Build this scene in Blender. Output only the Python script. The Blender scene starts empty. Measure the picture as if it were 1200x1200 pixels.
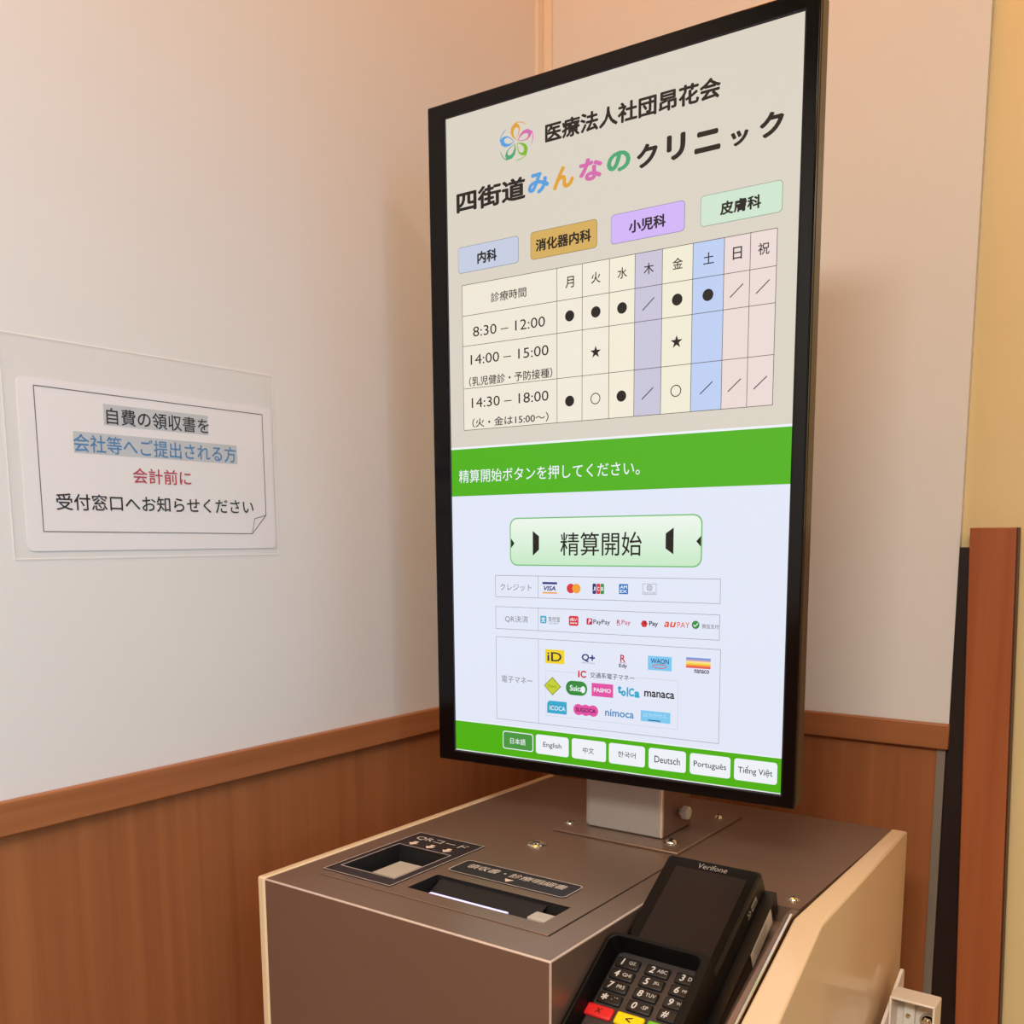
import bpy, bmesh, math, random
from mathutils import Vector, Matrix
random.seed(4)
scene = bpy.context.scene
COL = scene.collection
ZO = 1.10                       # height of the display's lower edge above the floor (m)

# ------------------------------------------------------------------ camera, light, exposure
cam_d = bpy.data.cameras.new('camera')
cam = bpy.data.objects.new('camera', cam_d); COL.objects.link(cam)
scene.camera = cam
yaw, pitch, roll = 0.6233, -0.1446, -0.0044
fwd = Vector((-math.sin(yaw)*math.cos(pitch), math.cos(yaw)*math.cos(pitch), math.sin(pitch)))
rt = Vector((math.cos(yaw), math.sin(yaw), 0)); up = rt.cross(fwd)
r2 = rt*math.cos(roll) + up*math.sin(roll); u2 = r2.cross(fwd)
M = Matrix((r2, u2, -fwd)).transposed().to_4x4()
M.translation = Vector((0.6222, -0.7731, 0.2114+ZO))
cam.matrix_world = M
cam_d.sensor_fit = 'HORIZONTAL'; cam_d.sensor_width = 36
cam_d.lens = 1161.92/1200*36
cam_d.shift_x = 0.0; cam_d.shift_y = 200/1200      # the photo is the upper part of a taller frame
cam_d.clip_start = 0.01

world = bpy.data.worlds.new('world'); scene.world = world; world.use_nodes = True
bg = world.node_tree.nodes['Background']
bg.inputs[0].default_value = (0.98, 0.97, 1.0, 1); bg.inputs[1].default_value = 0.03

def lamp(name, kind, loc, power, color, size=0.1, target=None, sy=None, spot=None, blend=0.5):
    d = bpy.data.lights.new(name, kind); d.energy = power; d.color = color
    if kind == 'AREA':
        d.size = size
        if sy: d.shape = 'RECTANGLE'; d.size_y = sy
    else:
        d.shadow_soft_size = size
    if kind == 'SPOT':
        d.spot_size = spot or 1.6; d.spot_blend = blend
    o = bpy.data.objects.new(name, d); COL.objects.link(o)
    o.location = (loc[0], loc[1], loc[2]+ZO)
    if target:
        v = Vector(target)-Vector(loc)
        o.rotation_euler = v.to_track_quat('-Z', 'Y').to_euler()
    return o
lamp('far_downlight_lamp', 'POINT', (1.80, -0.95, 1.22), 9.5, (1.0, 0.875, 0.75), 0.05)
lamp('corner_downlight_lamp', 'SPOT', (0.10, 0.10, 1.27), 3.8, (1.0, 0.28, 0.02), 0.05, (0.1, 0.12, 0), None, 2.7, 0.7)
lamp('warm_ceiling_lamp', 'AREA', (0.25, -0.60, 1.29), 4.7, (1.0, 0.41, 0.03), 0.7, (0.25, -0.59, 0), 0.6)
lamp('ceiling_panel_lamp', 'AREA', (0.80, -1.90, 1.29), 59, (1.0, 0.98, 0.885), 0.8, (0.80, -1.89, 0), 0.6)
side = lamp('side_blue_fill', 'AREA', (1.6, -1.2, 0.5), 2.05, (0.13, 0.6, 1.0), 0.7, (-0.14, -0.70, 0.28), 0.8)  # added unseen bluish fill for the left wall
side.data.spread = math.radians(60)

scene.view_settings.view_transform = 'Standard'
scene.view_settings.look = 'None'
scene.view_settings.exposure = 0.0
scene.view_settings.gamma = 1.0
scene.view_settings.use_curve_mapping = False

# ------------------------------------------------------------------ materials
def lin(c):
    return tuple(((v/255)/12.92 if v/255 <= 0.04045 else ((v/255+0.055)/1.055)**2.4) for v in c)
MATS = {}
def mat(name, rgb, rough=0.5, metal=0.0, spec=0.5, noise=0.0, scale=(8, 8, 8), bump=0.0, coat=0.0, aniso=0.0):
    if name in MATS: return MATS[name]
    m = bpy.data.materials.new(name); m.use_nodes = True
    nt = m.node_tree; b = nt.nodes['Principled BSDF']
    c = lin(rgb)
    b.inputs['Base Color'].default_value = (*c, 1)
    b.inputs['Roughness'].default_value = rough
    b.inputs['Metallic'].default_value = metal
    b.inputs['Specular IOR Level'].default_value = spec
    b.inputs['Coat Weight'].default_value = coat
    b.inputs['Coat Roughness'].default_value = 0.08
    b.inputs['Anisotropic'].default_value = aniso
    if noise or bump:
        tc = nt.nodes.new('ShaderNodeTexCoord'); mp = nt.nodes.new('ShaderNodeMapping')
        mp.inputs['Scale'].default_value = scale
        n = nt.nodes.new('ShaderNodeTexNoise'); n.inputs['Scale'].default_value = 1.0
        n.inputs['Detail'].default_value = 5.0
        nt.links.new(tc.outputs['Object'], mp.inputs[0]); nt.links.new(mp.outputs[0], n.inputs['Vector'])
        if noise:
            r = nt.nodes.new('ShaderNodeValToRGB')
            r.color_ramp.elements[0].position = 0.3; r.color_ramp.elements[1].position = 0.7
            r.color_ramp.elements[0].color = (*[v*(1-noise) for v in c], 1)
            r.color_ramp.elements[1].color = (*[min(1, v*(1+noise)) for v in c], 1)
            nt.links.new(n.outputs['Fac'], r.inputs[0]); nt.links.new(r.outputs[0], b.inputs['Base Color'])
        if bump:
            bm_ = nt.nodes.new('ShaderNodeBump'); bm_.inputs['Strength'].default_value = bump
            bm_.inputs['Distance'].default_value = 0.002
            nt.links.new(n.outputs['Fac'], bm_.inputs['Height']); nt.links.new(bm_.outputs[0], b.inputs['Normal'])
    MATS[name] = m
    return m
def wood(name, dark, light, axis='Z', rough=0.42):
    m = bpy.data.materials.new(name); m.use_nodes = True; MATS[name] = m
    nt = m.node_tree; b = nt.nodes['Principled BSDF']
    b.inputs['Roughness'].default_value = rough; b.inputs['Specular IOR Level'].default_value = 0.4
    tc = nt.nodes.new('ShaderNodeTexCoord')
    sc = {'Z': (60, 60, 1.6), 'X': (2.0, 60, 60), 'Y': (60, 2.0, 60)}[axis]
    mp = nt.nodes.new('ShaderNodeMapping'); mp.inputs['Scale'].default_value = sc
    n = nt.nodes.new('ShaderNodeTexNoise'); n.inputs['Scale'].default_value = 1; n.inputs['Detail'].default_value = 6
    n.inputs['Distortion'].default_value = 0.35
    mp2 = nt.nodes.new('ShaderNodeMapping'); mp2.inputs['Scale'].default_value = tuple(v*5 for v in sc)
    n2 = nt.nodes.new('ShaderNodeTexNoise'); n2.inputs['Scale'].default_value = 1; n2.inputs['Detail'].default_value = 3
    add = nt.nodes.new('ShaderNodeMath'); add.operation = 'MULTIPLY_ADD'; add.inputs[1].default_value = 0.25
    r = nt.nodes.new('ShaderNodeValToRGB')
    r.color_ramp.elements[0].position = 0.3; r.color_ramp.elements[0].color = (*lin(dark), 1)
    r.color_ramp.elements[1].position = 0.95; r.color_ramp.elements[1].color = (*lin(light), 1)
    L = nt.links.new
    L(tc.outputs['Object'], mp.inputs[0]); L(tc.outputs['Object'], mp2.inputs[0])
    L(mp.outputs[0], n.inputs['Vector']); L(mp2.outputs[0], n2.inputs['Vector'])
    L(n2.outputs['Fac'], add.inputs[0]); L(n.outputs['Fac'], add.inputs[2])
    L(add.outputs[0], r.inputs[0]); L(r.outputs[0], b.inputs['Base Color'])
    return m
def lcd(name, rgb, k=1.0, top=None):
    """a colour shown by the lit display: emits, behind a glossy panel surface"""
    if name in MATS: return MATS[name]
    m = bpy.data.materials.new(name); m.use_nodes = True; MATS[name] = m
    nt = m.node_tree; b = nt.nodes['Principled BSDF']
    b.inputs['Base Color'].default_value = (0.004, 0.004, 0.004, 1)
    b.inputs['Roughness'].default_value = 0.28; b.inputs['Specular IOR Level'].default_value = 0.3
    b.inputs['Emission Color'].default_value = (*lin(rgb), 1)
    b.inputs['Emission Strength'].default_value = k
    if top:       # a button drawn with a two-colour fill
        tc = nt.nodes.new('ShaderNodeTexCoord'); sp = nt.nodes.new('ShaderNodeSeparateXYZ')
        r = nt.nodes.new('ShaderNodeValToRGB')
        r.color_ramp.elements[0].color = (*lin(rgb), 1); r.color_ramp.elements[1].color = (*lin(top), 1)
        nt.links.new(tc.outputs['Generated'], sp.inputs[0]); nt.links.new(sp.outputs['Z'], r.inputs[0])
        nt.links.new(r.outputs[0], b.inputs['Emission Color'])
    return m
def film_material():
    m = bpy.data.materials.new('clear_film'); m.use_nodes = True
    nt = m.node_tree; nt.nodes.remove(nt.nodes['Principled BSDF'])
    out = nt.nodes['Material Output']
    t = nt.nodes.new('ShaderNodeBsdfTransparent'); t.inputs[0].default_value = (1.0, 1.0, 1.0, 1)
    g = nt.nodes.new('ShaderNodeBsdfGlossy'); g.inputs['Roughness'].default_value = 0.12
    lw = nt.nodes.new('ShaderNodeLayerWeight'); lw.inputs[0].default_value = 0.5
    pw = nt.nodes.new('ShaderNodeMath'); pw.operation = 'POWER'; pw.inputs[1].default_value = 5.0
    f = nt.nodes.new('ShaderNodeMath'); f.operation = 'MULTIPLY_ADD'; f.inputs[1].default_value = 0.4; f.inputs[2].default_value = 0.03
    nt.links.new(lw.outputs['Facing'], pw.inputs[0]); nt.links.new(pw.outputs[0], f.inputs[0])
    x = nt.nodes.new('ShaderNodeMixShader')
    nt.links.new(f.outputs[0], x.inputs[0]); nt.links.new(t.outputs[0], x.inputs[1]); nt.links.new(g.outputs[0], x.inputs[2])
    nt.links.new(x.outputs[0], out.inputs['Surface'])
    return m

WALL = mat('wall_paint', (226, 222, 220), 0.55, noise=0.015, scale=(3, 3, 3))
WOOD_V = wood('wainscot_veneer', (142, 83, 48), (168, 104, 62), 'Z')
WOOD_Y = wood('rail_wood_left', (144, 86, 50), (174, 110, 68), 'Y')
WOOD_X = wood('rail_wood_back', (144, 86, 50), (174, 110, 68), 'X')
WOOD_P = wood('partition_wood', (150, 78, 42), (176, 100, 58), 'Z')
TRIMW = mat('trim_plastic', (236, 222, 206), 0.4)
STEEL = mat('painted_steel', (148, 121, 104), 0.36, 0.65, noise=0.03, scale=(4, 300, 4))
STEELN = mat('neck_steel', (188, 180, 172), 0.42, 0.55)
EDGE = mat('edge_highlight_paint', (226, 204, 188), 0.38, 0.55)  # pale steel with the edges' highlight put into its colour
CHROME = mat('chrome', (225, 215, 200), 0.14, 1.0)
CREAM = mat('cream_lacquer', (226, 197, 160), 0.28, coat=0.3)
BLACK = mat('black_plastic', (22, 17, 15), 0.38, spec=0.4)
BLACKG = mat('black_gloss', (8, 6, 7), 0.12, spec=0.22)
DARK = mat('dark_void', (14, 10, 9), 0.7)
GUN = mat('frame_side_metal', (70, 66, 60), 0.25, 0.9)
GLASSB = mat('dark_screen_glass', (36, 29, 27), 0.14, spec=0.2)
LABELB = mat('label_black', (34, 24, 32), 0.4)
LINE = mat('label_line', (205, 190, 180), 0.5)
INKL = mat('label_lettering', (205, 190, 178), 0.5)
WHITE = mat('white_plastic', (225, 218, 208), 0.35)
RUBBER = mat('key_rubber', (20, 17, 17), 0.5)
GREYBED = mat('keypad_bed', (58, 50, 48), 0.45)
KEYW = mat('key_lettering', (205, 200, 196), 0.6)
SHIELD = mat('shield_plastic', (9, 6, 5), 0.5, spec=0.2)
PAPER = mat('paper', (236, 230, 232), 0.6)
GOLD = mat('gold_laminate', (228, 204, 152), 0.3, noise=0.04, scale=(1, 1, 0.6), coat=0.2)

# ------------------------------------------------------------------ mesh building
class Frame:
    """millimetre coordinates (u, v, h) on a plane"""
    def __init__(s, o, e1, e2):
        s.o = Vector(o); s.a = Vector(e1).normalized(); s.b = Vector(e2).normalized(); s.n = s.a.cross(s.b).normalized()
    def __call__(s, u, v, h=0.0):
        return s.o + (s.a*u + s.b*v + s.n*h)*0.001
G = Frame((0, 0, 0), (1, 0, 0), (0, 1, 0))                    # room, mm
LW = Frame((-0.139, 0, 0), (0, 1, 0), (0, 0, 1))              # on the left wall
S0 = Vector((0.0001, -0.0053, -0.0005)); SX = Vector((0.3359, 0.0053, 0.0005)) - S0; SZ = Vector((-0.0018, -0.0064, 0.5965)) - S0
SF = Frame(S0, SX, SZ)                                        # on the display
KT = Frame((0, 0, -0.075), (1, 0, 0), (0, 1, 0))              # on the kiosk top
TA = math.radians(32)
TF = Frame((0.2693, -0.0645, -0.0445), (1, 0, 0), (0, math.cos(TA), math.sin(TA)))   # on the terminal face, v runs up

_tcache = {}
def text_geo(body, bold=0.0, shear=0.0):
    k = (body, bold, shear)
    if k in _tcache: return _tcache[k]
    cu = bpy.data.curves.new('lettering', 'FONT'); cu.body = body; cu.size = 1.0
    cu.fill_mode = 'FRONT'; cu.shear = shear; cu.resolution_u = 3
    o = bpy.data.objects.new('lettering', cu); COL.objects.link(o)
    dg = bpy.context.evaluated_depsgraph_get(); dg.update()
    me = bpy.data.meshes.new_from_object(o.evaluated_get(dg))
    vs = [(v.co.x, v.co.y) for v in me.vertices]; fs = [tuple(p.vertices) for p in me.polygons]
    bpy.data.objects.remove(o); bpy.data.curves.remove(cu); bpy.data.meshes.remove(me)
    if not vs: vs = [(0, 0), (1, 0), (1, 1)]; fs = []
    if bold:            # heavier strokes: the outline repeated a little to every side
        V0, F0 = vs, fs; vs, fs = [], []
        D = [(0, 0)]+[(math.cos(math.pi*i/4), math.sin(math.pi*i/4)) for i in range(8)]
        for lay, (dx, dy) in enumerate(D):
            n_ = len(vs); vs += [(x+dx*bold, y+dy*bold, lay) for x, y in V0]; fs += [tuple(n_+q for q in f) for f in F0]
    x0 = min(v[0] for v in vs); x1 = max(v[0] for v in vs); y0 = min(v[1] for v in vs); y1 = max(v[1] for v in vs)
    vs = [((v[0]-x0)/(x1-x0), (v[1]-y0)/(y1-y0), v[2] if len(v) > 2 else 0) for v in vs]
    _tcache[k] = (vs, fs, (x1-x0)/(y1-y0))
    return _tcache[k]

WL = {}
class MB:
    def __init__(s): s.v = []; s.f = []; s.m = []; s.mats = []
    def mi(s, m):
        if m not in s.mats: s.mats.append(m)
        return s.mats.index(m)
    def raw(s, vs, fs, m):
        n = len(s.v); s.v += [Vector(v) for v in vs]; i = s.mi(m)
        for f in fs: s.f.append(tuple(n+k for k in f)); s.m.append(i)
    def poly(s, F, pts, h, m): s.raw([F(u, v, h) for u, v in pts], [tuple(range(len(pts)))], m)
    def rect(s, F, u0, v0, u1, v1, h, m): s.poly(F, [(u0, v0), (u1, v0), (u1, v1), (u0, v1)], h, m)
    def rrect_pts(s, u0, v0, u1, v1, r, k=5):
        P = []
        for cx, cy, a in ((u1-r, v1-r, 0), (u0+r, v1-r, 90), (u0+r, v0+r, 180), (u1-r, v0+r, 270)):
            for i in range(k+1):
                t = math.radians(a+90*i/k); P.append((cx+r*math.cos(t), cy+r*math.sin(t)))
        return P
    def rrect(s, F, u0, v0, u1, v1, r, h, m): s.poly(F, s.rrect_pts(u0, v0, u1, v1, r), h, m)
    def ring(s, F, outer, inner, h, m):
        n = len(outer); vs = [F(*p, h) for p in outer]+[F(*p, h) for p in inner]
        s.raw(vs, [(i, (i+1) % n, n+(i+1) % n, n+i) for i in range(n)], m)
    def rring(s, F, u0, v0, u1, v1, r, w, h, m):
        s.ring(F, s.rrect_pts(u0, v0, u1, v1, r), s.rrect_pts(u0+w, v0+w, u1-w, v1-w, max(r-w, 0.05)), h, m)
    def frame(s, F, u0, v0, u1, v1, w, h, m):
        s.ring(F, [(u0, v0), (u1, v0), (u1, v1), (u0, v1)], [(u0+w, v0+w), (u1-w, v0+w), (u1-w, v1-w), (u0+w, v1-w)], h, m)
    def disc(s, F, cu, cv, ru, h, m, rv=None, n=28):
        rv = rv or ru
        s.poly(F, [(cu+ru*math.cos(2*math.pi*i/n), cv+rv*math.sin(2*math.pi*i/n)) for i in range(n)], h, m)
    def annulus(s, F, cu, cv, r, w, h, m, rv=None, n=28):
        rv = rv or r
        A = [(math.cos(2*math.pi*i/n), math.sin(2*math.pi*i/n)) for i in range(n)]
        s.ring(F, [(cu+r*x, cv+rv*y) for x, y in A], [(cu+(r-w)*x, cv+(rv-w)*y) for x, y in A], h, m)
    def seg(s, F, a, b, w, h, m):
        d = Vector((b[0]-a[0], b[1]-a[1])); p = Vector((-d.y, d.x)).normalized()*w/2
        s.poly(F, [(a[0]-p.x, a[1]-p.y), (b[0]-p.x, b[1]-p.y), (b[0]+p.x, b[1]+p.y), (a[0]+p.x, a[1]+p.y)], h, m)
    def text(s, F, body, u0, v0, u1, v1, h, m, bold=0.0, shear=0.0, fit=True):
        vs, fs, asp = text_geo(body, bold, shear)
        if not fit:      # keep the letters' own proportions, centred in the box
            w = u1-u0; hh = v1-v0
            if w/hh > asp: nw = hh*asp; u0, u1 = (u0+u1)/2-nw/2, (u0+u1)/2+nw/2
            else: nh = w/asp; v0, v1 = (v0+v1)/2-nh/2, (v0+v1)/2+nh/2
        s.raw([F(u0+x*(u1-u0), v0+y*(v1-v0), h+0.012*q) for x, y, q in vs], fs, m)
    def box(s, F, u0, u1, v0, v1, h0, h1, m):
        P = [F(u, v, h) for h in (h0, h1) for v in (v0, v1) for u in (u0, u1)]
        s.raw(P, [(0, 2, 3, 1), (4, 5, 7, 6), (0, 1, 5, 4), (2, 6, 7, 3), (0, 4, 6, 2), (1, 3, 7, 5)], m)
    def prism(s, F, pts, h0, h1, m, m_side=None):
        n = len(pts); vs = [F(*p, h0) for p in pts]+[F(*p, h1) for p in pts]
        s.raw(vs, [tuple(range(n))[::-1], tuple(range(n, 2*n))], m)
        k = len(s.v)-2*n; i0 = s.mi(m_side or m)
        for i in range(n): s.f.append((k+i, k+(i+1) % n, k+n+(i+1) % n, k+n+i)); s.m.append(i0)
    def plate(s, F, u0, u1, v0, v1, h0, h1, holes, m, m_in=None):
        """a slab with rectangular through holes"""
        def solid(cu, cv):
            return u0 < cu < u1 and v0 < cv < v1 and not any(h[0] < cu < h[1] and h[2] < cv < h[3] for h in holes)
        us = sorted({u0, u1, *[h[0] for h in holes], *[h[1] for h in holes]}); vs_ = sorted({v0, v1, *[h[2] for h in holes], *[h[3] for h in holes]})
        for a, b in zip(us, us[1:]):
            for c, d in zip(vs_, vs_[1:]):
                cu, cv = (a+b)/2, (c+d)/2
                if not solid(cu, cv): continue
                for h, fl in ((h1, 0), (h0, 1)):
                    q = [F(a, c, h), F(b, c, h), F(b, d, h), F(a, d, h)]
                    s.raw(q, [(3, 2, 1, 0) if fl else (0, 1, 2, 3)], m)
        for a, b in zip(us, us[1:]):
            for c, d in zip(vs_, vs_[1:]):
                cu, cv = (a+b)/2, (c+d)/2
                if not solid(cu, cv): continue
                for p, q, nu, nv in (((a, c), (b, c), cu, c-.01), ((b, c), (b, d), b+.01, cv), ((b, d), (a, d), cu, d+.01), ((a, d), (a, c), a-.01, cv)):
                    if solid(nu, nv): continue
                    if m_in == 'open' and any(h[0] < nu < h[1] and h[2] < nv < h[3] and h[0] > u0 and h[1] < u1 for h in holes): continue
                    inside = any(h[0] < nu < h[1] and h[2] < nv < h[3] and h[0] > u0 and h[1] < u1 for h in holes)
                    s.raw([F(*p, h0), F(*q, h0), F(*q, h1), F(*p, h1)], [(0, 1, 2, 3)], m_in if inside and m_in and m_in != 'open' else m)
    def lathe(s, c, axis, prof, m, n=24):
        axis = Vector(axis).normalized(); t = axis.orthogonal().normalized(); b = axis.cross(t); c = Vector(c); k = len(prof)
        vs = [c+axis*(z*0.001)+(t*math.cos(2*math.pi*i/n)+b*math.sin(2*math.pi*i/n))*(r*0.001) for i in range(n) for r, z in prof]
        fs = [(i*k+j, ((i+1) % n)*k+j, ((i+1) % n)*k+j+1, i*k+j+1) for i in range(n) for j in range(k-1)]
        s.raw(vs, fs, m)
    def build(s, name, parent=None, loc=None, bevel=0.0, seg=2, smooth=False, weld=False):
        base = WL[parent.name] if parent else Vector(loc if loc else (0, 0, 0))
        me = bpy.data.meshes.new(name)
        me.from_pydata([tuple(v-base) for v in s.v], [], s.f)
        for m in s.mats: me.materials.append(m)
        for p, i in zip(me.polygons, s.m): p.material_index = i
        if weld:
            bm = bmesh.new(); bm.from_mesh(me); bmesh.ops.remove_doubles(bm, verts=bm.verts, dist=1e-6)
            bmesh.ops.recalc_face_normals(bm, faces=bm.faces); bm.to_mesh(me); bm.free()
        if smooth:
            for p in me.polygons: p.use_smooth = True
            me.set_sharp_from_angle(angle=math.radians(35))
        me.update()
        o = bpy.data.objects.new(name, me); COL.objects.link(o)
        if parent: o.parent = parent
        else: o.location = base+Vector((0, 0, ZO))
        WL[o.name] = base
        if bevel:
            b = o.modifiers.new('bevel', 'BEVEL'); b.width = bevel; b.segments = seg; b.limit_method = 'ANGLE'; b.angle_limit = math.radians(40)
            for p in me.polygons: p.use_smooth = True
            me.set_sharp_from_angle(angle=math.radians(60))
        return o
def thing(name, label, cat, loc, group=None):
    o = bpy.data.objects.new(name, None); COL.objects.link(o); o.empty_display_size = 0.05
    o.location = (loc[0], loc[1], loc[2]+ZO); WL[o.name] = Vector(loc)
    o['label'] = label; o['category'] = cat
    if group: o['group'] = group
    return o
def struct(o, label=None, cat=None):
    o['kind'] = 'structure'
    if label: o['label'] = label
    if cat: o['category'] = cat
    return o
def one(F, *a, m=None):
    b = MB(); b.box(F, *a, m); return b

# ------------------------------------------------------------------ the room
FL = -1100; CE = 1320
XR = 3000; YF = -3600; YB = 357
struct(one(G, -140, XR, YF, 1400, FL-50, FL, m=mat('floor_vinyl', (176, 150, 122), 0.4, noise=0.06, scale=(6, 6, 6))).build('floor'), 'beige vinyl floor below the kiosk', 'floor')
struct(one(G, -300, XR, YF, 1400, CE, CE+60, m=mat('ceiling_board', (232, 224, 212), 0.8, noise=0.02, scale=(20, 20, 20))).build('ceiling'), 'off white ceiling above the corner', 'ceiling')
wl = struct(one(G, -300, -139, YF, YB+120, -16, CE, m=WALL).build('wall_left'), 'off white left wall above brown wainscot', 'wall')
one(G, -300, -138, YF, YB+2, FL, -14, m=WOOD_V).build('wainscot_panel', wl)
wb = struct(one(G, -139, 390.6, YB, YB+9, -16, CE, m=WALL).build('wall_back'), 'narrow off white back wall behind the display', 'wall')
one(G, -139, 380, YB, YB+8, FL, -14, m=WOOD_V).build('wainscot_panel', wb)
struct(one(G, XR, XR+60, YF, 1400, FL, CE, m=mat('far_wall', (206, 172, 126), 0.5, noise=0.03, scale=(2, 2, 2))).build('wall_right'), 'warm beige far right wall', 'wall')
struct(one(G, -139, -131, YF, YB, -16.5, 11.2, m=WOOD_Y).build('trim_1', bevel=0.0015), 'brown wooden chair rail along the left wall', 'trim')
struct(one(G, -131, 392.5, YB-8, YB, -16.5, 11.2, m=WOOD_X).build('trim_2', bevel=0.0015), 'brown wooden chair rail along the back wall', 'trim')
b = MB(); b.box(G, -139, -134, 341, 352.5, 11.5, CE, TRIMW); b.box(G, -139, -122.5, 353, 357, 11.5, CE, TRIMW)
struct(b.build('trim_3'), 'cream corner moulding between left and back wall', 'trim')
struct(one(G, 380.3, 389, YB-1.5, YB+8.5, FL, -17, m=mat('aluminium_strip', (150, 138, 126), 0.45, 0.4)).build('trim_4'), 'grey metal edge strip at the end of the back wainscot', 'trim')

# right of the wall's end
b = MB(); b.box(G, 340, 1500, 366.5, 392, FL, CE, GOLD)
p = b.build('tall_partition', loc=(0.9, 0.38, -1.1)); p['label'] = 'glossy gold beige partition wall at the right edge behind the wooden panel'; p['category'] = 'partition'
b = MB(); b.box(G, 389.3, 416, 357.5, 366, FL, 200, mat('gap_shade_brown', (38, 22, 18), 0.45))  # dark strip stands in for the shade in this gap
p = b.build('gap_shade_strip', loc=(0.404, 0.362, -1.1), bevel=0.001); p['label'] = 'dark brown upright strip standing for the shade in the gap between back wall and wooden panel'; p['category'] = 'shade strip'
t = thing('wooden_panel', 'reddish brown upright wooden panel at the right edge beside the dark gap', 'panel', (0.45, 0.37, -1.1))
b = MB()
z0, z1 = FL, 220
def px_(z): return 402.3+(220-z)*0.0286, 446.2+(220-z)*0.0272
(l1, r1), (l0, r0) = px_(z1), px_(z0)
vs = [G(l0, YB-14, z0), G(r0, YB-14, z0), G(r0, YB, z0), G(l0, YB, z0), G(l1, YB-14, z1), G(r1, YB-14, z1), G(r1, YB, z1), G(l1, YB, z1)]
b.raw(vs, [(3, 2, 1, 0), (4, 5, 6, 7), (0, 1, 5, 4), (1, 2, 6, 5), (2, 3, 7, 6), (3, 0, 4, 7)], WOOD_P)
b.build('board', t, bevel=0.001)
b = MB()
DE = mat('panel_edge_band', (70, 34, 18), 0.5)
vs = [G(r0+.2, YB-14.5, z0), G(r0+1.6, YB-14.5, z0), G(r1+1.6, YB-14.5, z1), G(r1+.2, YB-14.5, z1), G(r0+.2, YB, z0), G(r0+1.6, YB, z0), G(r1+1.6, YB, z1), G(r1+.2, YB, z1)]
b.raw(vs, [(0, 1, 2, 3), (7, 6, 5, 4), (1, 5, 6, 2), (4, 0, 3, 7), (3, 2, 6, 7), (0, 4, 5, 1)], DE)
b.build('edge_band', t)

# ------------------------------------------------------------------ notice on the left wall
t = thing('laminated_notice', 'white laminated notice with Japanese lettering in a clear film on the left wall', 'sign', (-0.139, -0.235, 0.2))
NB = mat('notice_black', (38, 32, 36), 0.6); NBL = mat('notice_blue', (70, 130, 184), 0.6); NR = mat('notice_red', (190, 62, 82), 0.6)
NH = mat('notice_highlight', (196, 198, 202), 0.6); NL = mat('notice_line', (96, 88, 90), 0.6)
b = MB()
n = 24; P = []
pts = MB().rrect_pts(-360, 203, -111, 336, 5)
b.prism(LW, pts, 0.2, 0.8, PAPER)
sheet = b.build('sheet', t)
b = MB()
BL = [(-346.5, 218.3), (-139.5, 216.8), (-122, 234.5), (-122, 329), (-346.5, 330)]
for a, c_ in zip(BL, BL[1:]+BL[:1]): b.seg(LW, a, c_, 0.7, 1.0, NL)
b.seg(LW, (-139.5, 216.8), (-136, 231), 0.6, 1.0, NL); b.seg(LW, (-136, 231), (-122, 234.5), 0.6, 1.0, NL)
b.rect(LW, -288.4, 305, -185, 322, 0.95, NH); b.rect(LW, -316.3, 281, -153.7, 298, 0.95, NH)
b.text(LW, '自費の領収書を', -286, 306, -184.2, 319.5, 1.05, NB, 0.008)
b.text(LW, '会社等へご提出される方', -316.7, 282, -155.1, 296.3, 1.05, NBL, 0.008)
b.text(LW, '会計前に', -264.6, 259.1, -206, 272, 1.05, NR, 0.008)
b.text(LW, '受付窓口へお知らせください', -334.6, 235.3, -137, 248.6, 1.05, NB, 0.008)
b.build('printed_lettering', sheet)
b = MB(); FM = film_material(); nx, ny = 40, 26; vs = []; fs = []
for j in range(ny+1):
    for i in range(nx+1):
        u = -372+264*i/nx; v = 197+170*j/ny
        h = 1.5+0.35*math.sin(i*0.42+j*0.15)+0.35*math.sin(j*0.6)
        if i == 0 or i == nx or j == 0 or j == ny: h = 0.9
        vs.append(LW(u, v, h))
for j in range(ny):
    for i in range(nx):
        k = j*(nx+1)+i; fs.append((k, k+1, k+nx+2, k+nx+1))
b.raw(vs, fs, FM)
film = b.build('clear_film', t, smooth=True)
b = MB(); b.frame(LW, -372, 197, -108, 367, 0.6, 1.2, mat('film_edge_glint', (250, 246, 242), 0.25)); b.build('sealed_edge', film)  # pale strips paint in the glint along the film's edge

# ------------------------------------------------------------------ kiosk cabinet
k = thing('payment_kiosk', 'silver metal payment kiosk cabinet with cream side panels under the display', 'kiosk', (0.177, -0.01, -1.1))
X0, X1, XBL, XBR = -24, 268, -33, 387
Y0, Y1 = -236.5, 215
HW = (8.5, 68.5, -175.5, -102.5); HS = (91, 226, -184, -145)
b = MB()
b.plate(KT, X0, 373, Y0, Y1, FL+75, 0, [HW, HS, (X1, 373.1, Y0-.1, -45)], STEEL, 'open')
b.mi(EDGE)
cb = b.build('cabinet_body', k, weld=True)
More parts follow.
